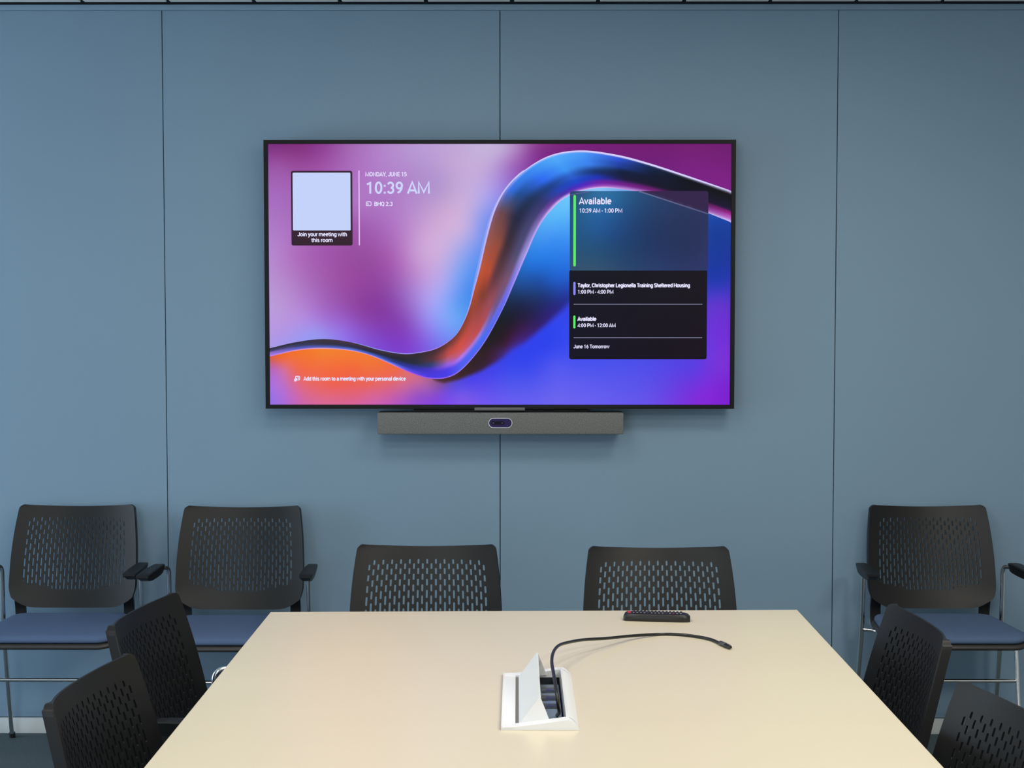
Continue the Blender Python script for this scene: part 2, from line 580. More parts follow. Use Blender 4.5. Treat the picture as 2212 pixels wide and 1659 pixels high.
# ------------------------------------------------------------------ table
TZ = 0.74
tb = tag(empty('meeting_table', (0.04, 2.4, 0)), 'large cream meeting table with a flip-up power box and cable in its top', 'table')
tox, toy = 0.04, 2.4
xl, xr = -0.620, 0.7075
ynr = 1.1
hx0, hx1, hy0, hy1 = 0.008, 0.088, 2.665, 3.020
gx = [xl, hx0, hx1, xr]
def yfar(x):
    return 3.683 + (x - xl) / (xr - xl) * 0.032
verts, faces = [], []
idx = {}
def tv(i, j, k):
    if (i, j, k) not in idx:
        x = gx[i]
        y = [ynr, hy0, hy1, yfar(x)][j]
        idx[(i, j, k)] = len(verts)
        verts.append((x - tox, y - toy, TZ if k else TZ - 0.025))
    return idx[(i, j, k)]
for i in range(3):
    for j in range(3):
        if (i, j) == (1, 1):
            a, b, c, d = (1, 1), (2, 1), (2, 2), (1, 2)
            for p, q in ((a, b), (b, c), (c, d), (d, a)):
                faces.append((tv(*p, 0), tv(*q, 0), tv(*q, 1), tv(*p, 1)))
            continue
        for k in (0, 1):
            faces.append((tv(i, j, k), tv(i + 1, j, k), tv(i + 1, j + 1, k), tv(i, j + 1, k)))
for i in range(3):
    for j in (0, 3):
        faces.append((tv(i, j, 0), tv(i + 1, j, 0), tv(i + 1, j, 1), tv(i, j, 1)))
        faces.append((tv(j, i, 0), tv(j, i + 1, 0), tv(j, i + 1, 1), tv(j, i, 1)))
tt = pyobj('tabletop', verts, faces, M['laminate'], tb)
bv = tt.modifiers.new('bevel', 'BEVEL'); bv.width = 0.0015; bv.segments = 2; bv.limit_method = 'ANGLE'
for yy in (1.55, 3.05):
    bm = bmesh.new()
    add_box(bm, (-0.28, yy - 0.04 - toy, 0.03), (0.28, yy + 0.04 - toy, 0.715 if yy < 2 else 0.64), 0.006)
    add_box(bm, (-0.36, yy - 0.06 - toy, 0.0), (0.36, yy + 0.06 - toy, 0.03), 0.006)
    if yy > 2:
        for sx in (-1, 1):
            add_box(bm, (sx * 0.24 - 0.04, yy - 0.04 - toy, 0.60), (sx * 0.24 + 0.04, yy + 0.04 - toy, 0.715), 0.004)
    bmobj('leg', bm, M['whitebox'], tb)

# ------------------------------------------------------------------ power box in the table
pb = tag(empty('table_power_box', (0, 0, 0)), 'white metal power box with raised flip lid set into the cream table', 'power box')
bm = bmesh.new()
z0 = TZ + 0.0002
add_box(bm, (-0.0295, 2.640, z0), (-0.0038, 3.040, z0 + 0.0045), 0.001)
add_box(bm, (-0.0295, 2.640, z0), (-0.0275, 3.040, z0 + 0.0075), 0.0006)
def prism_y(bm, prof, y0, y1):
    a = [bm.verts.new((x, y0, z)) for x, z in prof]
    b = [bm.verts.new((x, y1, z)) for x, z in prof]
    bm.faces.new(a); bm.faces.new(list(reversed(b)))
    n = len(prof)
    for k in range(n):
        bm.faces.new((a[k], a[(k + 1) % n], b[(k + 1) % n], b[k]))
endp = [(-0.0295, z0), (0.1115, z0), (0.109, z0 + 0.004), (0.101, z0 + 0.013), (0.093, z0 + 0.0175), (0.085, z0 + 0.0175), (0.045, z0 + 0.012), (0.0, z0 + 0.006), (-0.0295, z0 + 0.0045)]
prism_y(bm, endp, 2.640, 2.664)
prism_y(bm, endp, 3.018, 3.040)
side = [(0.087, z0), (0.1115, z0), (0.109, z0 + 0.004), (0.101, z0 + 0.013), (0.093, z0 + 0.0175), (0.0885, z0 + 0.0165)]
prism_y(bm, side, 2.66, 3.022)
bmobj('base_frame', bm, M['whitebox'], pb)
box('hinge_slot', (-0.0040, 2.664, TZ - 0.002 + 0.0025), (0.0030, 3.018, z0 + 0.0016), M['slotgrey'], pb)
bm = bmesh.new()
lid = [(0.0022, z0 + 0.003), (0.0052, z0 + 0.003), (0.0425, z0 + 0.0515), (0.0400, z0 + 0.0535)]
prism_y(bm, lid, 2.664, 3.018)
lo = bmobj('lid', bm, M['whitebox'], pb)
bm = bmesh.new()
gus = [(0.0022, z0 + 0.003), (0.060, z0 + 0.006), (0.0535, z0 + 0.024), (0.0430, z0 + 0.0500), (0.0400, z0 + 0.0534)]
prism_y(bm, gus, 2.6635, 2.6655)
bmobj('lid_gusset', bm, M['whitebox'], pb)
bm = bmesh.new()
prism_y(bm, gus, 3.0155, 3.0175)
bmobj('lid_gusset', bm, M['whitebox'], pb)
bm = bmesh.new()
add_box(bm, (0.0085, 2.6655, 0.655), (0.0105, 3.0195, TZ + 0.0015))
add_box(bm, (0.0855, 2.6655, 0.655), (0.0875, 3.0195, TZ + 0.0015))
add_box(bm, (0.0085, 2.6655, 0.655), (0.0875, 2.6675, TZ + 0.0015))
add_box(bm, (0.0085, 3.0175, 0.655), (0.0875, 3.0195, TZ + 0.0015))
add_box(bm, (0.0085, 2.6655, 0.653), (0.0875, 3.0195, 0.656))
bmobj('tray', bm, M['boxdark'], pb)
bm = bmesh.new()
add_box(bm, (0.044, 2.70, 0.657), (0.084, 2.975, 0.738), 0.002)
sk = bmobj('socket_block', bm, M['boxblue_reflect'], pb)
for y in (2.79, 2.85, 2.91):
    box('socket', (0.048, y, 0.7375), (0.080, y + 0.035, 0.7392), M['boxdark'], sk, bev=0.0005)

# ------------------------------------------------------------------ cable
cpts = [(.074, 2.735, .741), (.0770, 2.712, .752), (.0758, 2.695, .768), (.0727, 2.6988, .79), (.0691, 2.7967, .803), (.0681, 2.9081, .800), (.0733, 3.0087, .795), (.0851, 3.0932, .789), (.1035, 3.1501, .783), (.1449, 3.2299, .772), (.1999, 3.2976, .760), (.2572, 3.3663, .750), (.3253, 3.413, .7438), (.3684, 3.4131, .7438), (.4091, 3.3938, .7438), (.4422, 3.3603, .7438), (.4598, 3.3150, .7440)]
cb = tag(tube('video_cable', catmull(cpts, 8), 0.0034, M['cable'], None, 12), 'black cable curling out of the table power box onto the cream tabletop', 'cable')
p1 = Vector((.4598, 3.3150, .7455)); p2 = Vector((.4766, 3.2682, .7460)); dd = (p2 - p1).normalized()
plug = tube('plug', [p1 - dd * 0.004, p1 - dd * .003, p1 + dd * 0.022, p1 + dd * 0.023], [0.0035, 0.0052, 0.0056, 0.0045], M['plug'], cb, 14)
plug['label'] = 'dark grey cable plug'
tube('plug_tip', [p1 + dd * 0.021, p1 + dd * 0.040, p1 + dd * 0.046], [0.0050, 0.0050, 0.0035], M['cable'], plug, 12)
tube('contact_slot', [p1 + dd * 0.030 + Vector((0, 0, .0043)), p1 + dd * 0.044 + Vector((0, 0, .0043))], 0.0014, M['plugtip'], plug, 8)

# ------------------------------------------------------------------ remote control
ang = math.radians(-7.0)
rm = tag(empty('remote_control', (0.3405, 3.588, TZ), ang), 'black remote control with red power button on the far table edge', 'remote control')
L, W, H = 0.162, 0.044, 0.0185
verts, faces = [], []
st = [(-L / 2, .60, .55), (-L / 2 + .003, .85, .82), (-L / 2 + .009, .97, 1), (-L / 4, 1, 1), (0, 1, 1), (L / 4, 1, 1), (L / 2 - .016, .97, .98), (L / 2 - .006, .86, .86), (L / 2, .66, .55)]
for x, sw, sh in st:
    w2 = W / 2 * sw; h = H * sh
    ring = [(-w2 * .94, 0.0005), (-w2, .004), (-w2 * .98, h * .72), (-w2 * .84, h * .95), (-w2 * .5, h), (w2 * .5, h), (w2 * .84, h * .95), (w2 * .98, h * .72), (w2, .004), (w2 * .94, 0.0005)]
    verts += [(x, y, z) for y, z in ring]
n = 10
for i in range(len(st) - 1):
    for k in range(n):
        faces.append((i * n + k, i * n + (k + 1) % n, (i + 1) * n + (k + 1) % n, (i + 1) * n + k))
faces.append(tuple(range(n))); faces.append(tuple((len(st) - 1) * n + k for k in range(n)))
body = pyobj('casing', verts, faces, M['remote'], rm, ang=40)
def button(x, y, w_, d_, m, nm='button'):
    return box(nm, (x - w_ / 2, y - d_ / 2, H - 0.0005), (x + w_ / 2, y + d_ / 2, H + 0.0016), m, rm, bev=0.0006)
pw = button(-0.067, -0.004, 0.0085, 0.012, M['red'], 'power_button')
pw['label'] = 'red power button'
base = None
cols = [-0.056 + 0.0088 * k for k in range(14)]
for k, x in enumerate(cols):
    for j, y in enumerate((-0.0125, 0, 0.0125)):
        if base is None:
            base = button(0, 0, 0.0052, 0.0068, M['btn'])
            o = base
        else:
            o = base.copy(); C.objects.link(o)
        o.location = (x, y, 0)
        if j == 0 and k % 5 != 4:
            mk = box('button_mark', (-0.0016, -0.0022, H + 0.0016), (0.0016, 0.0010, H + 0.0020), M['red'] if k == 11 else M['btnmark'], o)

# ------------------------------------------------------------------ television
TVY = 5.08
tvx, tvz0, tvz1 = -0.0612, 1.157, 2.0750
tvr = tag(empty('television', (tvx, TVY, tvz0)), 'large wall-mounted television with a colourful wave picture and meeting schedule', 'television')
HWD = 0.805; HH = tvz1 - tvz0
bm = bmesh.new()
bz = 0.0135
add_box(bm, (-HWD, 0.0, 0.0), (HWD, 0.012, bz), 0.0)
add_box(bm, (-HWD, 0.0, HH - bz), (HWD, 0.012, HH), 0.0)
add_box(bm, (-HWD, 0.0, bz), (-HWD + 0.0145, 0.012, HH - bz), 0.0)
add_box(bm, (HWD - 0.0145, 0.0, bz), (HWD, 0.012, HH - bz), 0.0)
bmobj('bezel', bm, M['bezel'], tvr)
bm = bmesh.new()
add_box(bm, (-HWD + 0.002, 0.010, 0.002), (HWD - 0.002, 0.040, HH - 0.002), 0.004)
bmobj('housing', bm, M['bezel'], tvr)
bm = bmesh.new()
add_box(bm, (-0.32, 0.038, 0.22), (-0.26, 0.0895, 0.72), 0.003)
add_box(bm, (0.26, 0.038, 0.22), (0.32, 0.0895, 0.72), 0.003)
add_box(bm, (-0.40, 0.060, 0.40), (0.40, 0.0895, 0.52), 0.003)
bmobj('wall_bracket', bm, M['bar_body'], tvr)
stb = box('sensor_tab', (-0.087, -0.006, -0.006), (0.087, 0.010, 0.0045), M['tab'], tvr, bev=0.002)
stb['label'] = 'small grey sensor tab under the frame'

# screen picture: coordinates in picture units, 0..1001 across, 0..564 down, then mapped to the panel
SX0, SX1, SZ0, SZ1 = -0.7915, 0.7915, 0.0125, 0.9055
PX0, PX1, PY0, PY1 = 581.0, 1578.5, 311.5, 875.0
def S(px, py, off=0.0):
    return (SX0 + (px - PX0) / (PX1 - PX0) * (SX1 - SX0), 0.0085 - off, SZ1 + (py - PY0) / (PY1 - PY0) * (SZ0 - SZ1))

T = [(581, 752), (640, 738.5), (700, 732), (760, 739.5), (820, 756), (870, 764.5), (905, 762), (940, 754), (970, 737), (992, 714), (1012, 672), (1026, 622), (1038, 577), (1053, 513), (1070, 455), (1095, 408), (1135, 367), (1190, 336), (1255, 326), (1330, 335), (1400, 353), (1480, 379), (1581, 413.5)]
B = [(581, 770), (640, 757), (695, 753), (755, 757), (800, 768), (845, 787), (885, 805), (925, 817), (965, 816), (1000, 796), (1045, 742), (1085, 670), (1110, 614), (1135, 555), (1165, 489), (1197, 447), (1227, 424), (1262, 411), (1305, 406), (1355, 411), (1420, 423), (1490, 446), (1581, 481)]
RAMP = [
 [(0, 40, 40, 50), (.3, 60, 60, 100), (.6, 150, 110, 210), (1, 180, 130, 240)],
 [(0, 45, 42, 48), (.4, 55, 58, 100), (.8, 90, 95, 200), (1, 250, 160, 190)],
 [(0, 60, 50, 60), (.45, 50, 48, 65), (.8, 70, 85, 175), (1, 245, 170, 200)],
 [(0, 72, 50, 62), (.5, 45, 45, 70), (.85, 85, 110, 220), (1, 245, 170, 210)],
 [(0, 66, 46, 58), (.45, 38, 38, 55), (.85, 70, 100, 215), (1, 245, 160, 210)],
 [(0, 55, 42, 50), (.45, 35, 36, 48), (.75, 40, 55, 130), (.92, 90, 120, 235), (1, 250, 140, 200)],
 [(0, 50, 40, 46), (.5, 38, 42, 58), (.72, 45, 50, 160), (.92, 85, 70, 225), (1, 190, 90, 230)],
 [(0, 66, 42, 48), (.35, 85, 50, 60), (.55, 50, 62, 120), (.72, 70, 50, 205), (.95, 70, 55, 225), (1, 165, 100, 250)],
 [(0, 105, 55, 50), (.35, 190, 75, 72), (.5, 175, 92, 130), (.62, 150, 95, 220), (.8, 75, 60, 230), (.96, 70, 60, 230), (1, 180, 120, 250)],
 [(0, 130, 60, 48), (.4, 212, 78, 68), (.58, 205, 88, 110), (.68, 180, 120, 240), (.82, 80, 95, 240), (.96, 80, 95, 240), (1, 185, 140, 250)],
 [(0, 145, 65, 45), (.4, 175, 75, 75), (.64, 190, 75, 75), (.72, 160, 120, 215), (.85, 70, 110, 245), (.96, 75, 100, 240), (1, 165, 135, 250)],
 [(0, 180, 78, 45), (.3, 130, 60, 50), (.6, 150, 75, 90), (.8, 110, 85, 140), (.87, 110, 105, 220), (.96, 85, 105, 240), (1, 150, 135, 250)],
 [(0, 190, 85, 55), (.25, 185, 75, 50), (.45, 95, 55, 65), (.8, 120, 82, 110), (.92, 120, 112, 225), (1, 165, 145, 250)],
 [(0, 150, 85, 80), (.3, 145, 75, 60), (.5, 65, 45, 55), (.8, 80, 75, 115), (.93, 150, 140, 210), (1, 185, 168, 250)],
 [(0, 125, 85, 110), (.15, 105, 70, 75), (.5, 35, 38, 65), (.8, 65, 65, 110), (.93, 120, 105, 175), (1, 195, 172, 250)],
 [(0, 120, 140, 235), (.08, 50, 110, 220), (.3, 30, 75, 145), (.55, 30, 50, 90), (.8, 55, 55, 115), (.92, 110, 62, 155), (1, 215, 190, 250)],
 [(0, 170, 195, 255), (.07, 55, 135, 240), (.4, 45, 105, 240), (.62, 28, 65, 140), (.8, 35, 65, 180), (.92, 75, 45, 165), (1, 220, 195, 250)],
 [(0, 190, 205, 255), (.07, 80, 170, 248), (.4, 62, 150, 245), (.62, 42, 95, 205), (.76, 28, 70, 200), (.88, 70, 40, 195), (.95, 130, 60, 190), (1, 225, 200, 250)],
 [(0, 210, 208, 255), (.08, 70, 150, 245), (.35, 58, 130, 240), (.58, 22, 50, 110), (.72, 28, 50, 180), (.86, 110, 28, 160), (.95, 150, 70, 180), (1, 240, 205, 250)],
 [(0, 212, 205, 255), (.10, 45, 85, 215), (.3, 30, 62, 160), (.5, 15, 28, 60), (.68, 25, 25, 60), (.85, 112, 28, 135), (1, 190, 150, 225)],
 [(0, 215, 208, 255), (.12, 16, 36, 75), (.4, 15, 24, 48), (.68, 20, 20, 42), (.85, 112, 26, 112), (1, 180, 140, 210)],
 [(0, 215, 208, 255), (.14, 12, 15, 25), (.6, 16, 16, 34), (.8, 70, 24, 85), (.92, 120, 70, 140), (1, 190, 160, 230)],
 [(0, 218, 208, 255), (.14, 14, 15, 20), (.45, 22, 22, 42), (.6, 38, 22, 60), (.70, 150, 30, 130), (.85, 190, 90, 195), (1, 205, 192, 250)],
]
def ramp(rp, t):
    for a, b in zip(rp[:-1], rp[1:]):
        if t <= b[0]:
            u = (t - a[0]) / (b[0] - a[0])
            u = u * u * (3 - 2 * u)
            return tuple(a[k] * (1 - u) + b[k] * u for k in (1, 2, 3))
    return rp[-1][1:]

A_PTS = [(585,315,120,45,125),(640,318,128,45,122),(700,322,142,62,148),(760,325,165,105,180),(830,320,178,132,202),(900,320,184,152,212),(1000,325,192,168,216),(1080,325,192,172,216),(1118,330,172,130,192),(1150,328,138,60,148),(1180,318,128,45,130),(1250,313,120,30,120),(1350,320,115,25,115),(1450,330,113,25,115),(1575,325,110,25,112),(1570,395,125,28,132),(1480,355,120,28,125),
(600,350,150,78,158),(600,400,162,100,182),(600,460,168,112,192),(600,530,178,128,202),(600,600,182,138,206),(600,660,185,152,216),(600,720,178,150,228),(630,700,180,145,225),
(700,350,155,78,162),(780,350,172,112,192),(760,450,172,112,190),(820,390,174,124,198),(700,550,160,86,172),(640,560,174,108,188),(760,480,160,90,170),(830,490,168,105,188),(900,450,184,142,206),(950,400,176,148,206),(1000,400,194,168,218),(1020,440,194,172,222),(870,520,182,122,196),(800,570,148,74,158),(760,600,152,72,158),(850,570,166,90,176),(900,540,198,156,212),(950,550,204,172,222),(985,500,202,176,222),(1015,490,192,172,226),(1040,480,128,150,238),(1022,545,120,152,240),(1030,570,90,145,240),(1003,600,100,155,242),(1012,620,80,140,238),(992,650,88,150,240),(970,620,150,165,245),(950,600,184,166,232),(930,650,170,160,242),(985,690,110,165,245),(962,715,120,145,245),(925,700,145,135,238),(905,740,130,80,215),(870,700,132,65,180),(860,750,124,58,200),(830,650,134,60,160),(790,640,140,62,158),(780,670,138,62,160),(720,650,155,88,178),(700,690,162,112,212),(800,700,135,66,178),(750,710,148,100,220),(660,690,176,138,226),(690,722,150,150,238),(650,726,155,150,238),(780,735,132,88,215),(830,735,125,65,200),(660,640,172,120,198),(880,630,158,112,200),(905,600,185,140,210),(1060,420,168,158,236),(1085,385,165,130,212),(1110,350,160,100,182),(1040,370,194,168,216),(880,400,176,130,200),(980,350,196,165,214),(700,440,165,95,178)]
C_PTS = [(585,778,205,95,80),(600,775,238,100,52),(640,768,240,112,50),(700,760,242,128,45),(760,765,242,122,48),(700,785,242,112,58),(800,780,240,118,52),(760,800,240,100,60),(850,800,238,102,68),(870,812,225,105,110),(590,790,188,100,175),(615,798,212,112,150),(640,805,235,100,85),(590,870,150,112,228),(590,830,172,112,218),(625,850,190,105,195),(640,870,198,100,182),(650,830,224,104,122),(720,855,224,100,125),(720,825,238,95,72),(800,855,216,100,150),(790,828,234,98,84),(870,830,210,105,140),(700,873,214,104,150),(860,868,180,85,190),(930,835,160,92,172),(900,855,150,80,195),(940,865,132,66,216),(905,818,200,105,145),(955,828,120,75,130),
(965,825,74,42,50),(990,818,62,36,42),(1020,800,52,30,40),(1050,775,45,28,42),(1060,740,32,25,36),(1090,735,42,24,46),(1040,770,48,30,38),(1097,748,75,22,62),(1060,773,66,25,55),(1140,710,56,25,88),(1110,725,60,20,70),(1186,673,42,32,118),(1225,652,35,40,140),(1100,690,24,25,42),(1120,660,24,32,68),(1150,680,32,28,76),(1180,650,28,42,110),(1150,640,26,52,105),(1130,615,28,75,150),(1200,640,28,55,140),(1200,610,28,85,190),(1160,600,26,82,170),(1150,575,30,110,215),(1170,545,42,130,232),(1200,560,36,120,225),(1200,520,55,140,240),(1180,510,70,150,242),(1215,480,80,170,247),(1195,475,86,178,248),(1228,440,105,195,250),(1290,412,140,195,250),(1215,590,30,100,215),
(1014,816,70,62,230),(1060,790,60,62,230),(1106,760,52,62,232),(1152,726,46,64,235),(1198,692,46,68,236),(1228,672,50,66,230),(1130,775,46,66,236),(1200,725,44,66,236),(1180,750,45,66,235),(1228,705,50,72,236),(985,832,85,72,222),(960,842,115,75,215),
(1555,480,20,65,160),(1555,500,20,60,150),(1555,560,25,55,155),(1555,610,35,55,175),(1555,635,70,55,200),(1555,660,98,50,205),(1555,720,110,45,215),(1555,780,120,50,216),(1575,850,120,30,205),(1540,850,130,35,215),(1530,500,22,62,155),(1530,600,28,55,170),(1530,660,90,55,205),(1500,790,88,60,226),(1500,860,125,42,216),(1400,790,78,75,232),(1400,860,98,80,232),(1300,790,74,80,236),(1300,860,100,92,238),(1200,790,80,85,240),(1200,860,104,98,238),(1100,825,75,82,236),(1100,862,100,90,238),(1000,850,112,85,230),(1000,870,128,85,230),(1050,830,84,72,235),(1150,800,62,74,236),(1250,765,62,76,238),(1250,720,50,70,236)]
_rbf = {}
def field(pts, x, y, soft=30.0):
    key = id(pts)
    if key not in _rbf:
        P = np.array([p[:2] for p in pts], float); V_ = np.array([p[2:] for p in pts], float)
        d = np.hypot(P[:, None, 0] - P[None, :, 0], P[:, None, 1] - P[None, :, 1])
        K = -np.sqrt(d * d + soft * soft)
        n = len(P)
        A = np.zeros((n + 1, n + 1)); A[:n, :n] = K + np.eye(n) * 4.0; A[:n, n] = 1; A[n, :n] = 1
        Bv = np.zeros((n + 1, 3)); Bv[:n] = V_
        _rbf[key] = (P, np.linalg.solve(A, Bv))
    P, Wt = _rbf[key]
    d = np.sqrt((P[:, 0] - x) ** 2 + (P[:, 1] - y) ** 2 + soft * soft)
    r = -d @ Wt[:-1] + Wt[-1]
    return tuple(float(min(255, max(8, q))) for q in r)

class Pic:
    def __init__(self):
        self.v, self.f, self.c = [], [], []
    def grid(self, fn, nu, nv, off):
        base_ = len(self.v)
        for i in range(nu + 1):
            for j in range(nv + 1):
                x, y, col = fn(i / nu, j / nv)
                self.v.append(S(x, y, off)); self.c.append((*srgb(*col), 1.0))
        for i in range(nu):
            for j in range(nv):
                a = base_ + i * (nv + 1) + j
                self.f.append((a, a + nv + 1, a + nv + 2, a + 1))
    def build(self, name, parent):
        me = bpy.data.meshes.new(name)
        me.from_pydata(self.v, [], self.f)
        at = me.color_attributes.new('Col', 'FLOAT_COLOR', 'POINT')
        at.data.foreach_set('color', [k for c in self.c for k in c])
        me.update()
        return link(name, me, M['lit'], parent)

def curve_y(poly, x):
    for a, b in zip(poly[:-1], poly[1:]):
        if x <= b[0]:
            u = (x - a[0]) / (b[0] - a[0])
            return a[1] * (1 - u) + b[1] * u
    return poly[-1][1]
Tc = catmull([(x, y, 0) for x, y in T], 10)
Bc = catmull([(x, y, 0) for x, y in B], 10)
Tl = [(p.x, p.y) for p in Tc]; Bl = [(p.x, p.y) for p in Bc]
pic = Pic()
def fa(u, v):
    x = PX0 + u * (PX1 - PX0)
    ty = curve_y(Tl, x)
    y = PY0 + v * (ty + 4 - PY0)
    return x, y, field(A_PTS, x, y)
pic.grid(fa, 200, 60, 0.0)
SE = [(930, 817), (946, 824), (960, 827), (991, 820), (1039, 801), (1087, 773), (1135, 739), (1183, 698), (1232, 653), (1300, 590)]
def shade_edge(x):
    return curve_y(SE, x)
C_IN = [p for p in C_PTS if 940 < p[0] < 1240 and p[1] < shade_edge(p[0]) + 1]
C_OUT = [p for p in C_PTS if p not in C_IN]
def fc(u, v):
    x = PX0 + u * (PX1 - PX0)
    by = curve_y(Bl, x)
    y = by + (v ** 1.25) * (PY1 - by)
    if 935 < x < 1240:
        w_ = 5.0 + max(0, x - 958) * 0.035
        k = min(1.0, max(0.0, (y - shade_edge(x) + w_) / (2 * w_)))
        k = k * k * (3 - 2 * k)
        a, b = field(C_IN, x, y, 14.0), field(C_OUT, x, y, 14.0)
        return x, y, tuple(a[q] * (1 - k) + b[q] * k for q in range(3))
    return x, y, field(C_OUT, x, y, 14.0)
pic.grid(fc, 250, 110, 0.0003)
# ribbon
NR = len(Tc) - 1
def frb(u, v):
    k = u * NR
    i = min(int(round(k)), NR)
    s = i / 10.0
    a = min(int(s), len(RAMP) - 1); b = min(a + 1, len(RAMP) - 1); t = s - a
    ca, cb2 = ramp(RAMP[a], v), ramp(RAMP[b], v)
    col = tuple(ca[q] * (1 - t) + cb2[q] * t for q in range(3))
    x = Tc[i].x * (1 - v) + Bc[i].x * v
    y = Tc[i].y * (1 - v) + Bc[i].y * v
    x = min(max(x, PX0), PX1)
    return x, y, col
pic.grid(frb, NR, 34, 0.0006)
# light rim lines along the ribbon
def rim(poly, i0, i1, w0, w1, c0, c1, off, sgn):
    n_ = i1 - i0
    def fn(u, v):
        i = i0 + int(round(u * n_))
        p = poly[i]; q = poly[min(i + 1, len(poly) - 1)]; o_ = poly[max(i - 1, 0)]
        d = (q - o_).normalized()
        nx, ny = d.y * sgn, -d.x * sgn
        wd = (w0 * (1 - u) + w1 * u) * math.sin(math.pi * min(1, max(0.02, u))) ** 0.4
        x = p.x + nx * wd * v; y = p.y + ny * wd * v
        x = min(max(x, PX0), PX1)
        return x, y, tuple(c0[k] * (1 - u) + c1[k] * u for k in range(3))
    pic.grid(fn, n_, 1, off)
rim(Tc, 85, 160, 2.0, 5.0, (150, 150, 245), (205, 200, 252), 0.0007, 1)
rim(Tc, 105, 150, 8.0, 7.0, (105, 155, 245), (165, 160, 240), 0.0005, 1)
rim(Tc, 155, 220, 2.5, 5.0, (205, 200, 252), (218, 210, 255), 0.0007, -1)
rim(Tc, 30, 85, 2.0, 1.5, (130, 160, 245), (190, 130, 240), 0.0007, 1)
screen = pic.build('screen', tvr)
screen['label'] = 'lit screen with pink, blue and orange wave picture'

def poly_card(name, x0, y0, x1, y1, r, fn, off, parent, m=None):
    nu, nv = 30, 24
    p = Pic()
    def q(u, v):
        x = x0 + u * (x1 - x0); y = y0 + v * (y1 - y0)
        # soften the corners
        for cx_, cy_ in ((x0 + r, y0 + r), (x1 - r, y0 + r), (x0 + r, y1 - r), (x1 - r, y1 - r)):
            if (x - cx_) * (1 if cx_ > (x0 + x1) / 2 else -1) > 0 and (y - cy_) * (1 if cy_ > (y0 + y1) / 2 else -1) > 0:
                dx, dy = x - cx_, y - cy_
                L_ = math.hypot(dx, dy)
                mx = max(abs(dx), abs(dy))
                x = cx_ + dx * mx / L_; y = cy_ + dy * mx / L_
        return x, y, fn(x, y)
    # put grid lines at the corner radius
    us = sorted(set([0, r / (x1 - x0) * .5, r / (x1 - x0), 1 - r / (x1 - x0), 1 - r / (x1 - x0) * .5, 1] + [i / nu for i in range(1, nu)]))
    vs2 = sorted(set([0, r / (y1 - y0) * .5, r / (y1 - y0), 1 - r / (y1 - y0), 1 - r / (y1 - y0) * .5, 1] + [i / nv for i in range(1, nv)]))
    bi = 0
    for u in us:
        for v in vs2:
            x, y, col = q(u, v)
            p.v.append(S(x, y, off)); p.c.append((*srgb(*col), 1.0))
    nvv = len(vs2)
    for i in range(len(us) - 1):
        for j in range(nvv - 1):
            a = i * nvv + j
            p.f.append((a, a + nvv, a + nvv + 1, a + 1))
    return p.build(name, parent)

G_PTS = [(1235,418,45,62,95),(1240,440,34,88,125),(1240,500,34,84,125),(1240,575,48,80,110),(1280,425,44,105,155),(1310,425,42,115,165),(1300,450,36,100,158),(1290,490,34,88,150),(1350,440,34,84,135),(1330,500,30,72,128),(1280,540,32,78,118),(1330,560,34,70,108),(1390,470,32,62,108),(1400,530,30,54,98),(1420,575,38,58,105),(1450,480,36,52,92),(1480,540,36,48,88),(1520,480,42,50,92),(1520,560,44,52,100),(1300,580,50,80,110)]
def fcard_up(x, y):
    lx = 1382 + (y - 413.5) * (1529 - 1382) / (462 - 413.5)
    if lx < x and y < 465:
        k = min(1, (x - lx) / 12)
        return tuple(a * (1 - k) + b * k for a, b in zip((62, 62, 95), (52, 36, 74)))
    return field(G_PTS, x, y, 40)
poly_card('schedule_card', 1231, 413, 1529, 584, 5, fcard_up, 0.0012, screen)
p = Pic()
p.grid(lambda u, v: (1378 + u * 151 , 413 + u * 49 - 1.2 + 2.6 * v, (105 - 20 * u, 108 - 20 * u, 150 - 20 * u)), 20, 1, 0.0014)
p.build('wave_line', screen)
p = Pic()
p.grid(lambda u, v: (1232 + u * 40, 420.5 - u * 7.0 + 1.5 * v, (90, 95, 150)), 4, 1, 0.0014)
p.build('wave_line', screen)
poly_card('meeting_list_card', 1230, 582, 1527.5, 776, 5, lambda x, y: (18 + 6 * (x - 1230) / 300, 20 - 4 * (y - 582) / 190, 34 - 6 * (x - 1230) / 300), 0.0010, screen)
poly_card('join_card', 630.5, 369.5, 762.5, 530, 4, lambda x, y: (52, 33, 46), 0.0010, screen)
poly_card('blank_square', 634, 373.5, 758.5, 497.5, 2, lambda x, y: (196, 210, 250), 0.0014, screen)

def bar_(name, x0, y0, x1, y1, m, off=0.0016, rounded=True):
    r = min(x1 - x0, y1 - y0) / 2 if rounded else 0
    pts = []
    if rounded:
        for cx_, cy_, a0 in ((x1 - r, y1 - r, 0), (x0 + r, y1 - r, 90), (x0 + r, y0 + r, 180), (x1 - r, y0 + r, 270)):
            for k in range(5):
                a = math.radians(a0 + 22.5 * k)
                pts.append((cx_ + r * math.cos(a), cy_ + r * math.sin(a)))
    else:
        pts = [(x0, y0), (x1, y0), (x1, y1), (x0, y1)]
    v = [S(a, b, off) for a, b in pts]
    me = bpy.data.meshes.new(name); me.from_pydata(v, [], [tuple(range(len(v)))])
    return link(name, me, m, screen)
bar_('green_bar', 1238.5, 421.5, 1244, 575, M['green'])
bar_('green_bar', 1238.8, 681, 1243.5, 709, M['green'])
bar_('violet_bar', 1238.8, 608.5, 1243.5, 637, M['violet'])
bar_('divider_line', 1239.5, 655.8, 1517.5, 657.4, M['line'], rounded=False)
bar_('divider_line', 1239.5, 728.2, 1517.5, 729.8, M['line'], rounded=False)
bar_('divider_line', 775.8, 369, 778.2, 529.5, M['pinkline'], rounded=False)

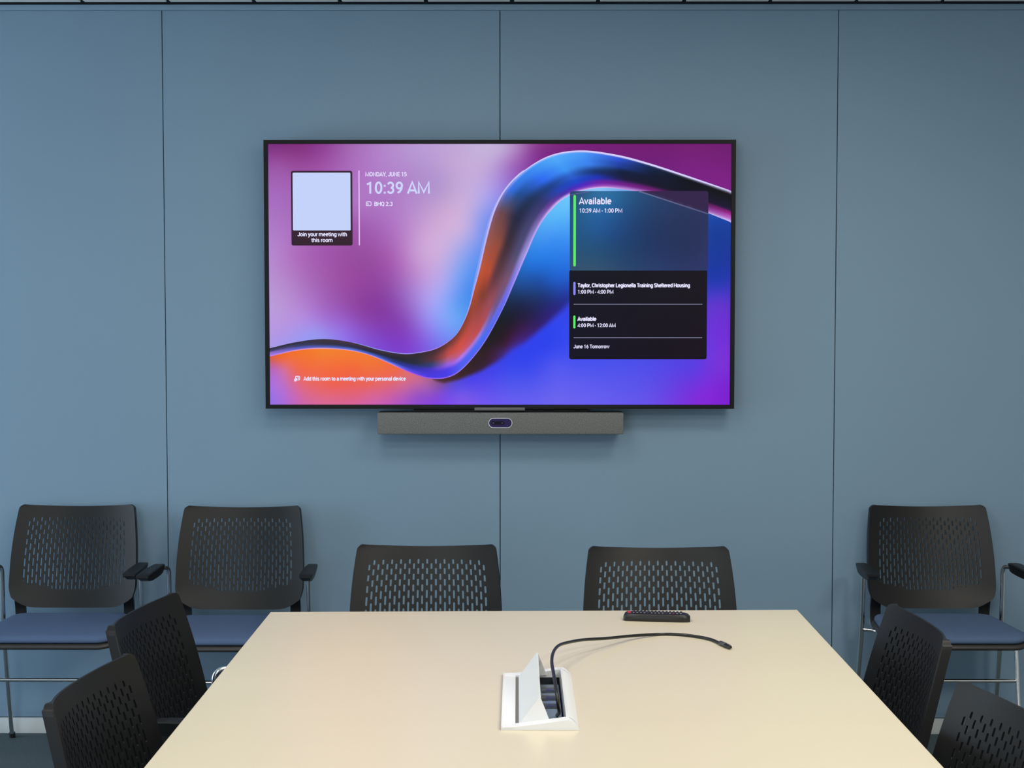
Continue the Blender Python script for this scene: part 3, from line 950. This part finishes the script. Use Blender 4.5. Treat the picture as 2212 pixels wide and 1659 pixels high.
def _arc(cx, cy, rx, ry, a0, a1, n=None):
    n = n or max(3, int(abs(a1 - a0) / 22))
    return [(cx + rx * math.cos(math.radians(a0 + (a1 - a0) * k / n)), cy + ry * math.sin(math.radians(a0 + (a1 - a0) * k / n))) for k in range(n + 1)]
def _ring(cx, cy, rx, ry):
    return _arc(cx, cy, rx, ry, 0, 360, 20)
# letters drawn as centre lines: capitals are 1 tall, small letters 0.74, in units of capital height
G = {
 ' ': (.33, []), ',': (.28, [[(.15, .07), (.10, -.13)]]), '.': (.36, [[(.17, .0), (.17, .16)]]),
 ':': (.33, [[(.17, .0), (.17, .16)], [(.17, .58), (.17, .74)]]), '-': (.42, [[(.05, .38), (.36, .38)]]),
 'A': (.92, [[(.05, 0), (.46, .97), (.87, 0)], [(.19, .27), (.73, .27)]]),
 'B': (.87, [[(.15, .93), (.15, .07), (.5, .07)] + _arc(.5, .29, .24, .22, -90, 90) + [(.15, .51)], [(.15, .93), (.46, .93)] + _arc(.46, .72, .22, .21, 90, -90)]),
 'C': (.90, [_arc(.46, .5, .35, .43, 40, 320, 16)]),
 'D': (.91, [[(.15, .07), (.15, .93), (.42, .93)] + _arc(.42, .5, .36, .43, 90, -90, 10) + [(.15, .07)]]),
 'E': (.79, [[(.71, .93), (.15, .93), (.15, .07), (.71, .07)], [(.15, .51), (.64, .51)]]),
 'H': (.98, [[(.15, 0), (.15, 1)], [(.83, 0), (.83, 1)], [(.15, .52), (.83, .52)]]),
 'J': (.77, [[(.61, 1), (.61, .32)] + _arc(.36, .32, .25, .25, 0, -165, 8)]),
 'L': (.75, [[(.15, 1), (.15, .07), (.68, .07)]]),
 'M': (1.21, [[(.14, 0), (.14, .96), (.605, .12), (1.07, .96), (1.07, 0)]]),
 'N': (.98, [[(.15, 0), (.15, .94), (.83, .06), (.83, 1)]]),
 'O': (.95, [_ring(.475, .5, .35, .43)]),
 'P': (.88, [[(.15, 0), (.15, .93), (.5, .93)] + _arc(.5, .67, .25, .26, 90, -90) + [(.15, .41)]]),
 'Q': (.95, [_ring(.475, .5, .35, .43), [(.58, .14), (.80, -.1)]]),
 'S': (.83, [_arc(.42, .72, .27, .21, 25, 200, 9) + [(.28, .56), (.56, .45)] + _arc(.42, .28, .28, .22, 20, -160, 9)]),
 'T': (.83, [[(.04, .93), (.79, .93)], [(.415, .93), (.415, 0)]]),
 'U': (.90, [[(.14, 1), (.14, .34)] + _arc(.45, .34, .31, .28, 180, 360, 9) + [(.76, 1)]]),
 'Y': (.86, [[(.05, 1), (.43, .42), (.81, 1)], [(.43, .42), (.43, 0)]]),
 '0': (.79, [_ring(.395, .5, .26, .44)]),
 '1': (.79, [[(.12, .78), (.42, .90), (.42, 0)]]),
 '2': (.79, [_arc(.39, .68, .25, .25, 170, -30, 9) + [(.12, .07), (.70, .07)]]),
 '3': (.79, [_arc(.37, .70, .24, .23, 160, -80, 9), _arc(.37, .29, .26, .23, 80, -160, 9)]),
 '4': (.79, [[(.56, 0), (.56, .95), (.07, .26), (.72, .26)]]),
 '5': (.79, [[(.66, .93), (.22, .93), (.18, .50)] + _arc(.38, .33, .26, .27, 115, -150, 10)]),
 '6': (.79, [_ring(.40, .31, .25, .25), [(.56, .93), (.36, .82), (.20, .60), (.15, .34)]]),
 '9': (.79, [_ring(.39, .68, .25, .25), [(.23, .07), (.43, .17), (.58, .38), (.64, .66)]]),
 'a': (.76, [_arc(.38, .50, .22, .18, 160, 0, 7) + [(.60, 0)], [(.60, .41), (.36, .41)] + _arc(.34, .23, .2, .18, 90, 300, 8) + [(.60, .16)]]),
 'b': (.79, [[(.14, 1), (.14, 0)], _ring(.40, .37, .26, .31)]),
 'c': (.74, [_arc(.38, .37, .27, .31, 45, 315, 12)]),
 'd': (.79, [[(.65, 1), (.65, 0)], _ring(.39, .37, .26, .31)]),
 'e': (.75, [[(.12, .39), (.64, .39)] + _arc(.385, .37, .265, .31, 5, 315, 14)]),
 'g': (.79, [[(.65, .74), (.65, .02)] + _arc(.40, .02, .25, .22, 0, -150, 7), _ring(.39, .38, .26, .30)]),
 'h': (.77, [[(.14, 1), (.14, 0)], [(.14, .42)] + _arc(.385, .44, .245, .24, 170, 0, 7) + [(.63, 0)]]),
 'i': (.34, [[(.17, 0), (.17, .74)], [(.17, .87), (.17, 1.0)]]),
 'j': (.34, [[(.17, .74), (.17, -.1), (.02, -.2)], [(.17, .87), (.17, 1.0)]]),
 'l': (.34, [[(.17, 0), (.17, 1.04)]]),
 'm': (1.21, [[(.14, .74), (.14, 0)], [(.14, .44)] + _arc(.37, .46, .23, .22, 170, 0, 6) + [(.60, 0)], [(.60, .44)] + _arc(.835, .46, .235, .22, 170, 0, 6) + [(1.07, 0)]]),
 'n': (.77, [[(.14, .74), (.14, 0)], [(.14, .42)] + _arc(.385, .44, .245, .24, 170, 0, 7) + [(.63, 0)]]),
 'o': (.79, [_ring(.395, .37, .28, .31)]),
 'p': (.79, [[(.14, .74), (.14, -.27)], _ring(.40, .37, .26, .31)]),
 'r': (.48, [[(.14, .74), (.14, 0)], [(.14, .48), (.24, .63), (.44, .66)]]),
 's': (.72, [_arc(.36, .53, .21, .15, 30, 190, 7) + [(.24, .42), (.48, .33)] + _arc(.36, .20, .23, .14, 20, -160, 7)]),
 't': (.46, [[(.21, .93), (.21, .18), (.28, .07), (.42, .07)], [(.03, .67), (.41, .67)]]),
 'u': (.77, [[(.14, .74), (.14, .28)] + _arc(.385, .30, .245, .24, 190, 355, 7), [(.63, .74), (.63, 0)]]),
 'v': (.70, [[(.06, .74), (.35, .05), (.64, .74)]]),
 'w': (1.04, [[(.06, .74), (.28, .05), (.52, .70), (.76, .05), (.98, .74)]]),
 'x': (.70, [[(.07, .74), (.63, 0)], [(.63, .74), (.07, 0)]]),
 'y': (.69, [[(.06, .74), (.35, .05)], [(.63, .74), (.33, -.10), (.22, -.20), (.06, -.20)]]),
}
def text(name, body_, x0, x1, ybase, cap, m=None, bold=0.15, off=0.002):
    """lettering between picture columns x0 and x1, standing on ybase, capitals cap units tall"""
    total = sum(G[c][0] for c in body_) - 0.14
    sx = (x1 - x0) / total
    verts_, faces_ = [], []
    hwid = bold / 2
    pen = -0.07
    rx = sx / cap
    for ch in body_:
        adv, strokes = G[ch]
        for st_ in strokes:
            P = [((pen + x) * rx, y) for x, y in st_]
            closed = len(P) > 4 and abs(P[0][0] - P[-1][0]) < 1e-6 and abs(P[0][1] - P[-1][1]) < 1e-6
            n_ = len(P)
            b0 = len(verts_)
            for i in range(n_):
                pa = P[i - 1] if i > 0 else (P[-2] if closed else None)
                pb = P[i + 1] if i < n_ - 1 else (P[1] if closed else None)
                def nd(a, b):
                    dx, dy = b[0] - a[0], b[1] - a[1]
                    l = math.hypot(dx, dy) or 1
                    return (-dy / l, dx / l)
                if pa is None: nn = nd(P[i], pb); k = 1
                elif pb is None: nn = nd(pa, P[i]); k = 1
                else:
                    n1, n2 = nd(pa, P[i]), nd(P[i], pb)
                    mx, my = n1[0] + n2[0], n1[1] + n2[1]
                    l = math.hypot(mx, my)
                    if l < 0.3:
                        nn, k = n1, 1
                    else:
                        nn = (mx / l, my / l)
                        k = min(1.7, 1 / max(0.3, nn[0] * n1[0] + nn[1] * n1[1]))
                for s in (1, -1):
                    X_ = x0 + (P[i][0] + nn[0] * hwid * k * s) * cap
                    Y_ = ybase - (P[i][1] + nn[1] * hwid * k * s) * cap
                    verts_.append(S(X_, Y_, off))
            for i in range(n_ - 1):
                a = b0 + 2 * i
                faces_.append((a, a + 1, a + 3, a + 2))
        pen += adv
    me = bpy.data.meshes.new(name)
    me.from_pydata(verts_, [], faces_)
    return link(name, me, m or M['text'], screen)
text('date_text', 'MONDAY, JUNE 15', 791, 879.5, 381.5, 9.3, bold=0.18)
text('clock_text', '10:39 AM', 793, 929, 418.5, 25.5, M['text_dim'], bold=0.17)
text('room_name_text', 'BHQ 2.3', 810, 849, 444.8, 8.8, bold=0.19)
text('join_text', 'Join your meeting with', 644, 750, 510.0, 8.6, bold=0.2)
text('join_text', 'this room', 674, 719, 522.5, 8.6, bold=0.2)
text('status_text', 'Available', 1251.5, 1319.5, 441.3, 13.8, bold=0.185)
text('time_text', '10:39 AM - 1:00 PM', 1251.5, 1343.5, 459.3, 8.9, bold=0.165)
text('meeting_title_text', 'Taylor, Christopher Legionella Training Sheltered Housing', 1248.5, 1490, 620.0, 8.4, bold=0.24)
text('time_text', '1:00 PM - 4:00 PM', 1248.5, 1325, 633.7, 8.0, bold=0.19)
text('status_text', 'Available', 1248.5, 1288, 692.5, 8.4, bold=0.25)
text('time_text', '4:00 PM - 12:00 AM', 1248.5, 1330, 706.2, 8.0, bold=0.19)
text('day_text', 'June 16 Tomorrow', 1239.5, 1316.5, 752.0, 8.0, bold=0.18)
text('hint_text', 'Add this room to a meeting with your personal device', 655, 875.5, 822.0, 8.4, bold=0.21)

def outline_icon(name, x0, y0, x1, y1, t, extra=None):
    verts_, faces_ = [], []
    def ring(ox0, oy0, ox1, oy1, r):
        pts = []
        for cx_, cy_, a0 in ((ox1 - r, oy1 - r, 0), (ox0 + r, oy1 - r, 90), (ox0 + r, oy0 + r, 180), (ox1 - r, oy0 + r, 270)):
            for k in range(4):
                a = math.radians(a0 + 30 * k)
                pts.append((cx_ + r * math.cos(a), cy_ + r * math.sin(a)))
        return pts
    o1 = ring(x0, y0, x1, y1, 2.4); i1 = ring(x0 + t, y0 + t, x1 - t, y1 - t, 1.0)
    n_ = len(o1)
    verts_ = [S(a, b, 0.002) for a, b in o1 + i1]
    faces_ = [(k, (k + 1) % n_, n_ + (k + 1) % n_, n_ + k) for k in range(n_)]
    for pl in (extra or []):
        b0 = len(verts_)
        verts_ += [S(a, b, 0.002) for a, b in pl]
        faces_.append(tuple(range(b0, b0 + len(pl))))
    me = bpy.data.meshes.new(name); me.from_pydata(verts_, [], faces_)
    return link(name, me, M['text'], screen)
outline_icon('cast_icon', 791.5, 435.3, 803.5, 445, 1.5, [[(794, 438), (798.5, 441), (797.5, 442.3), (794, 440)], [(794, 441.5), (796, 442.8), (794, 443.6)]])
outline_icon('share_icon', 636.5, 812, 647, 821.5, 1.6, [[(634, 819), (639.5, 816), (641, 818), (639, 824), (634.5, 824)], [(641, 815), (644.5, 815), (644.5, 818.5), (642.5, 818.5)]])

# ------------------------------------------------------------------ sound bar
bx0, bx1, bz0, bz1 = -0.4805, 0.3632, 1.0705, 1.1440
bcx = (bx0 + bx1) / 2
sbar = tag(empty('video_sound_bar', (bcx, 5.06, bz0)), 'long grey fabric sound bar with central camera, mounted under the television', 'sound bar')
hw2 = (bx1 - bx0) / 2; hh = bz1 - bz0
bm = bmesh.new(); add_box(bm, (-hw2, 0.0, 0.0), (hw2, 0.03, hh), 0.003, 3)
fb = bmobj('fabric_front', bm, M['weave'], sbar)
bm = bmesh.new(); add_box(bm, (-hw2 + 0.001, 0.028, -0.0012), (hw2 - 0.001, 0.085, hh + 0.0012), 0.004, 2)
bmobj('housing', bm, M['bar_body'], sbar)
bm = bmesh.new()
add_box(bm, (-0.30, 0.035, hh - 0.002), (0.30, 0.060, hh + 0.0125), 0.002)
add_box(bm, (-0.15, 0.06, 0.01), (0.15, 0.1095, hh + 0.0125), 0.002)
bmobj('mounting_plate', bm, M['bezel'], sbar)

def stadium(cx_, cz_, hw_, hh_, n_=14):
    pts = []
    for s in (1, -1):
        for k in range(n_ + 1):
            a = math.radians(-90 + 180 * k / n_)
            pts.append((cx_ + s * (hw_ - hh_) + s * hh_ * math.cos(a), cz_ + s * hh_ * math.sin(a)))
    return pts
def stadium_slab(name, cx_, cz_, hw_, hh_, y0, y1, m, parent):
    pts = stadium(cx_, cz_, hw_, hh_)
    n_ = len(pts)
    v = [(a, y0, b) for a, b in pts] + [(a, y1, b) for a, b in pts]
    f = [tuple(range(n_)), tuple(reversed(range(n_, 2 * n_)))] + [(k, (k + 1) % n_, n_ + (k + 1) % n_, n_ + k) for k in range(n_)]
    return pyobj(name, v, f, m, parent)
ccx, ccz = 0.0, 0.039
# ring
v, f = [], []
o1 = stadium(ccx, ccz, 0.0410, 0.0172); i1 = stadium(ccx, ccz, 0.0388, 0.0150)
n_ = len(o1)
for y_ in (-0.0025, 0.004):
    v += [(a, y_, b) for a, b in o1] + [(a, y_, b) for a, b in i1]
for k in range(n_):
    k2 = (k + 1) % n_
    f.append((k, k2, n_ + k2, n_ + k)); f.append((k, k2, 2 * n_ + k2, 2 * n_ + k)); f.append((n_ + k, n_ + k2, 3 * n_ + k2, 3 * n_ + k))
camr = pyobj('camera_ring', v, f, M['silver'], sbar)
cmw = stadium_slab('camera_window', ccx, ccz, 0.0388, 0.0150, -0.0012, 0.006, M['lens_glass'], sbar)
stadium_slab('lens_panel', ccx - 0.0085, ccz, 0.0225, 0.0066, -0.0020, 0.002, M['lens_black'], cmw)
for dx in (-0.024, 0.0065):
    tube('lens', [Vector((ccx + dx, -0.0028, ccz)), Vector((ccx + dx, -0.0015, ccz))], 0.0022, M['lens_dot'], cmw, 12)
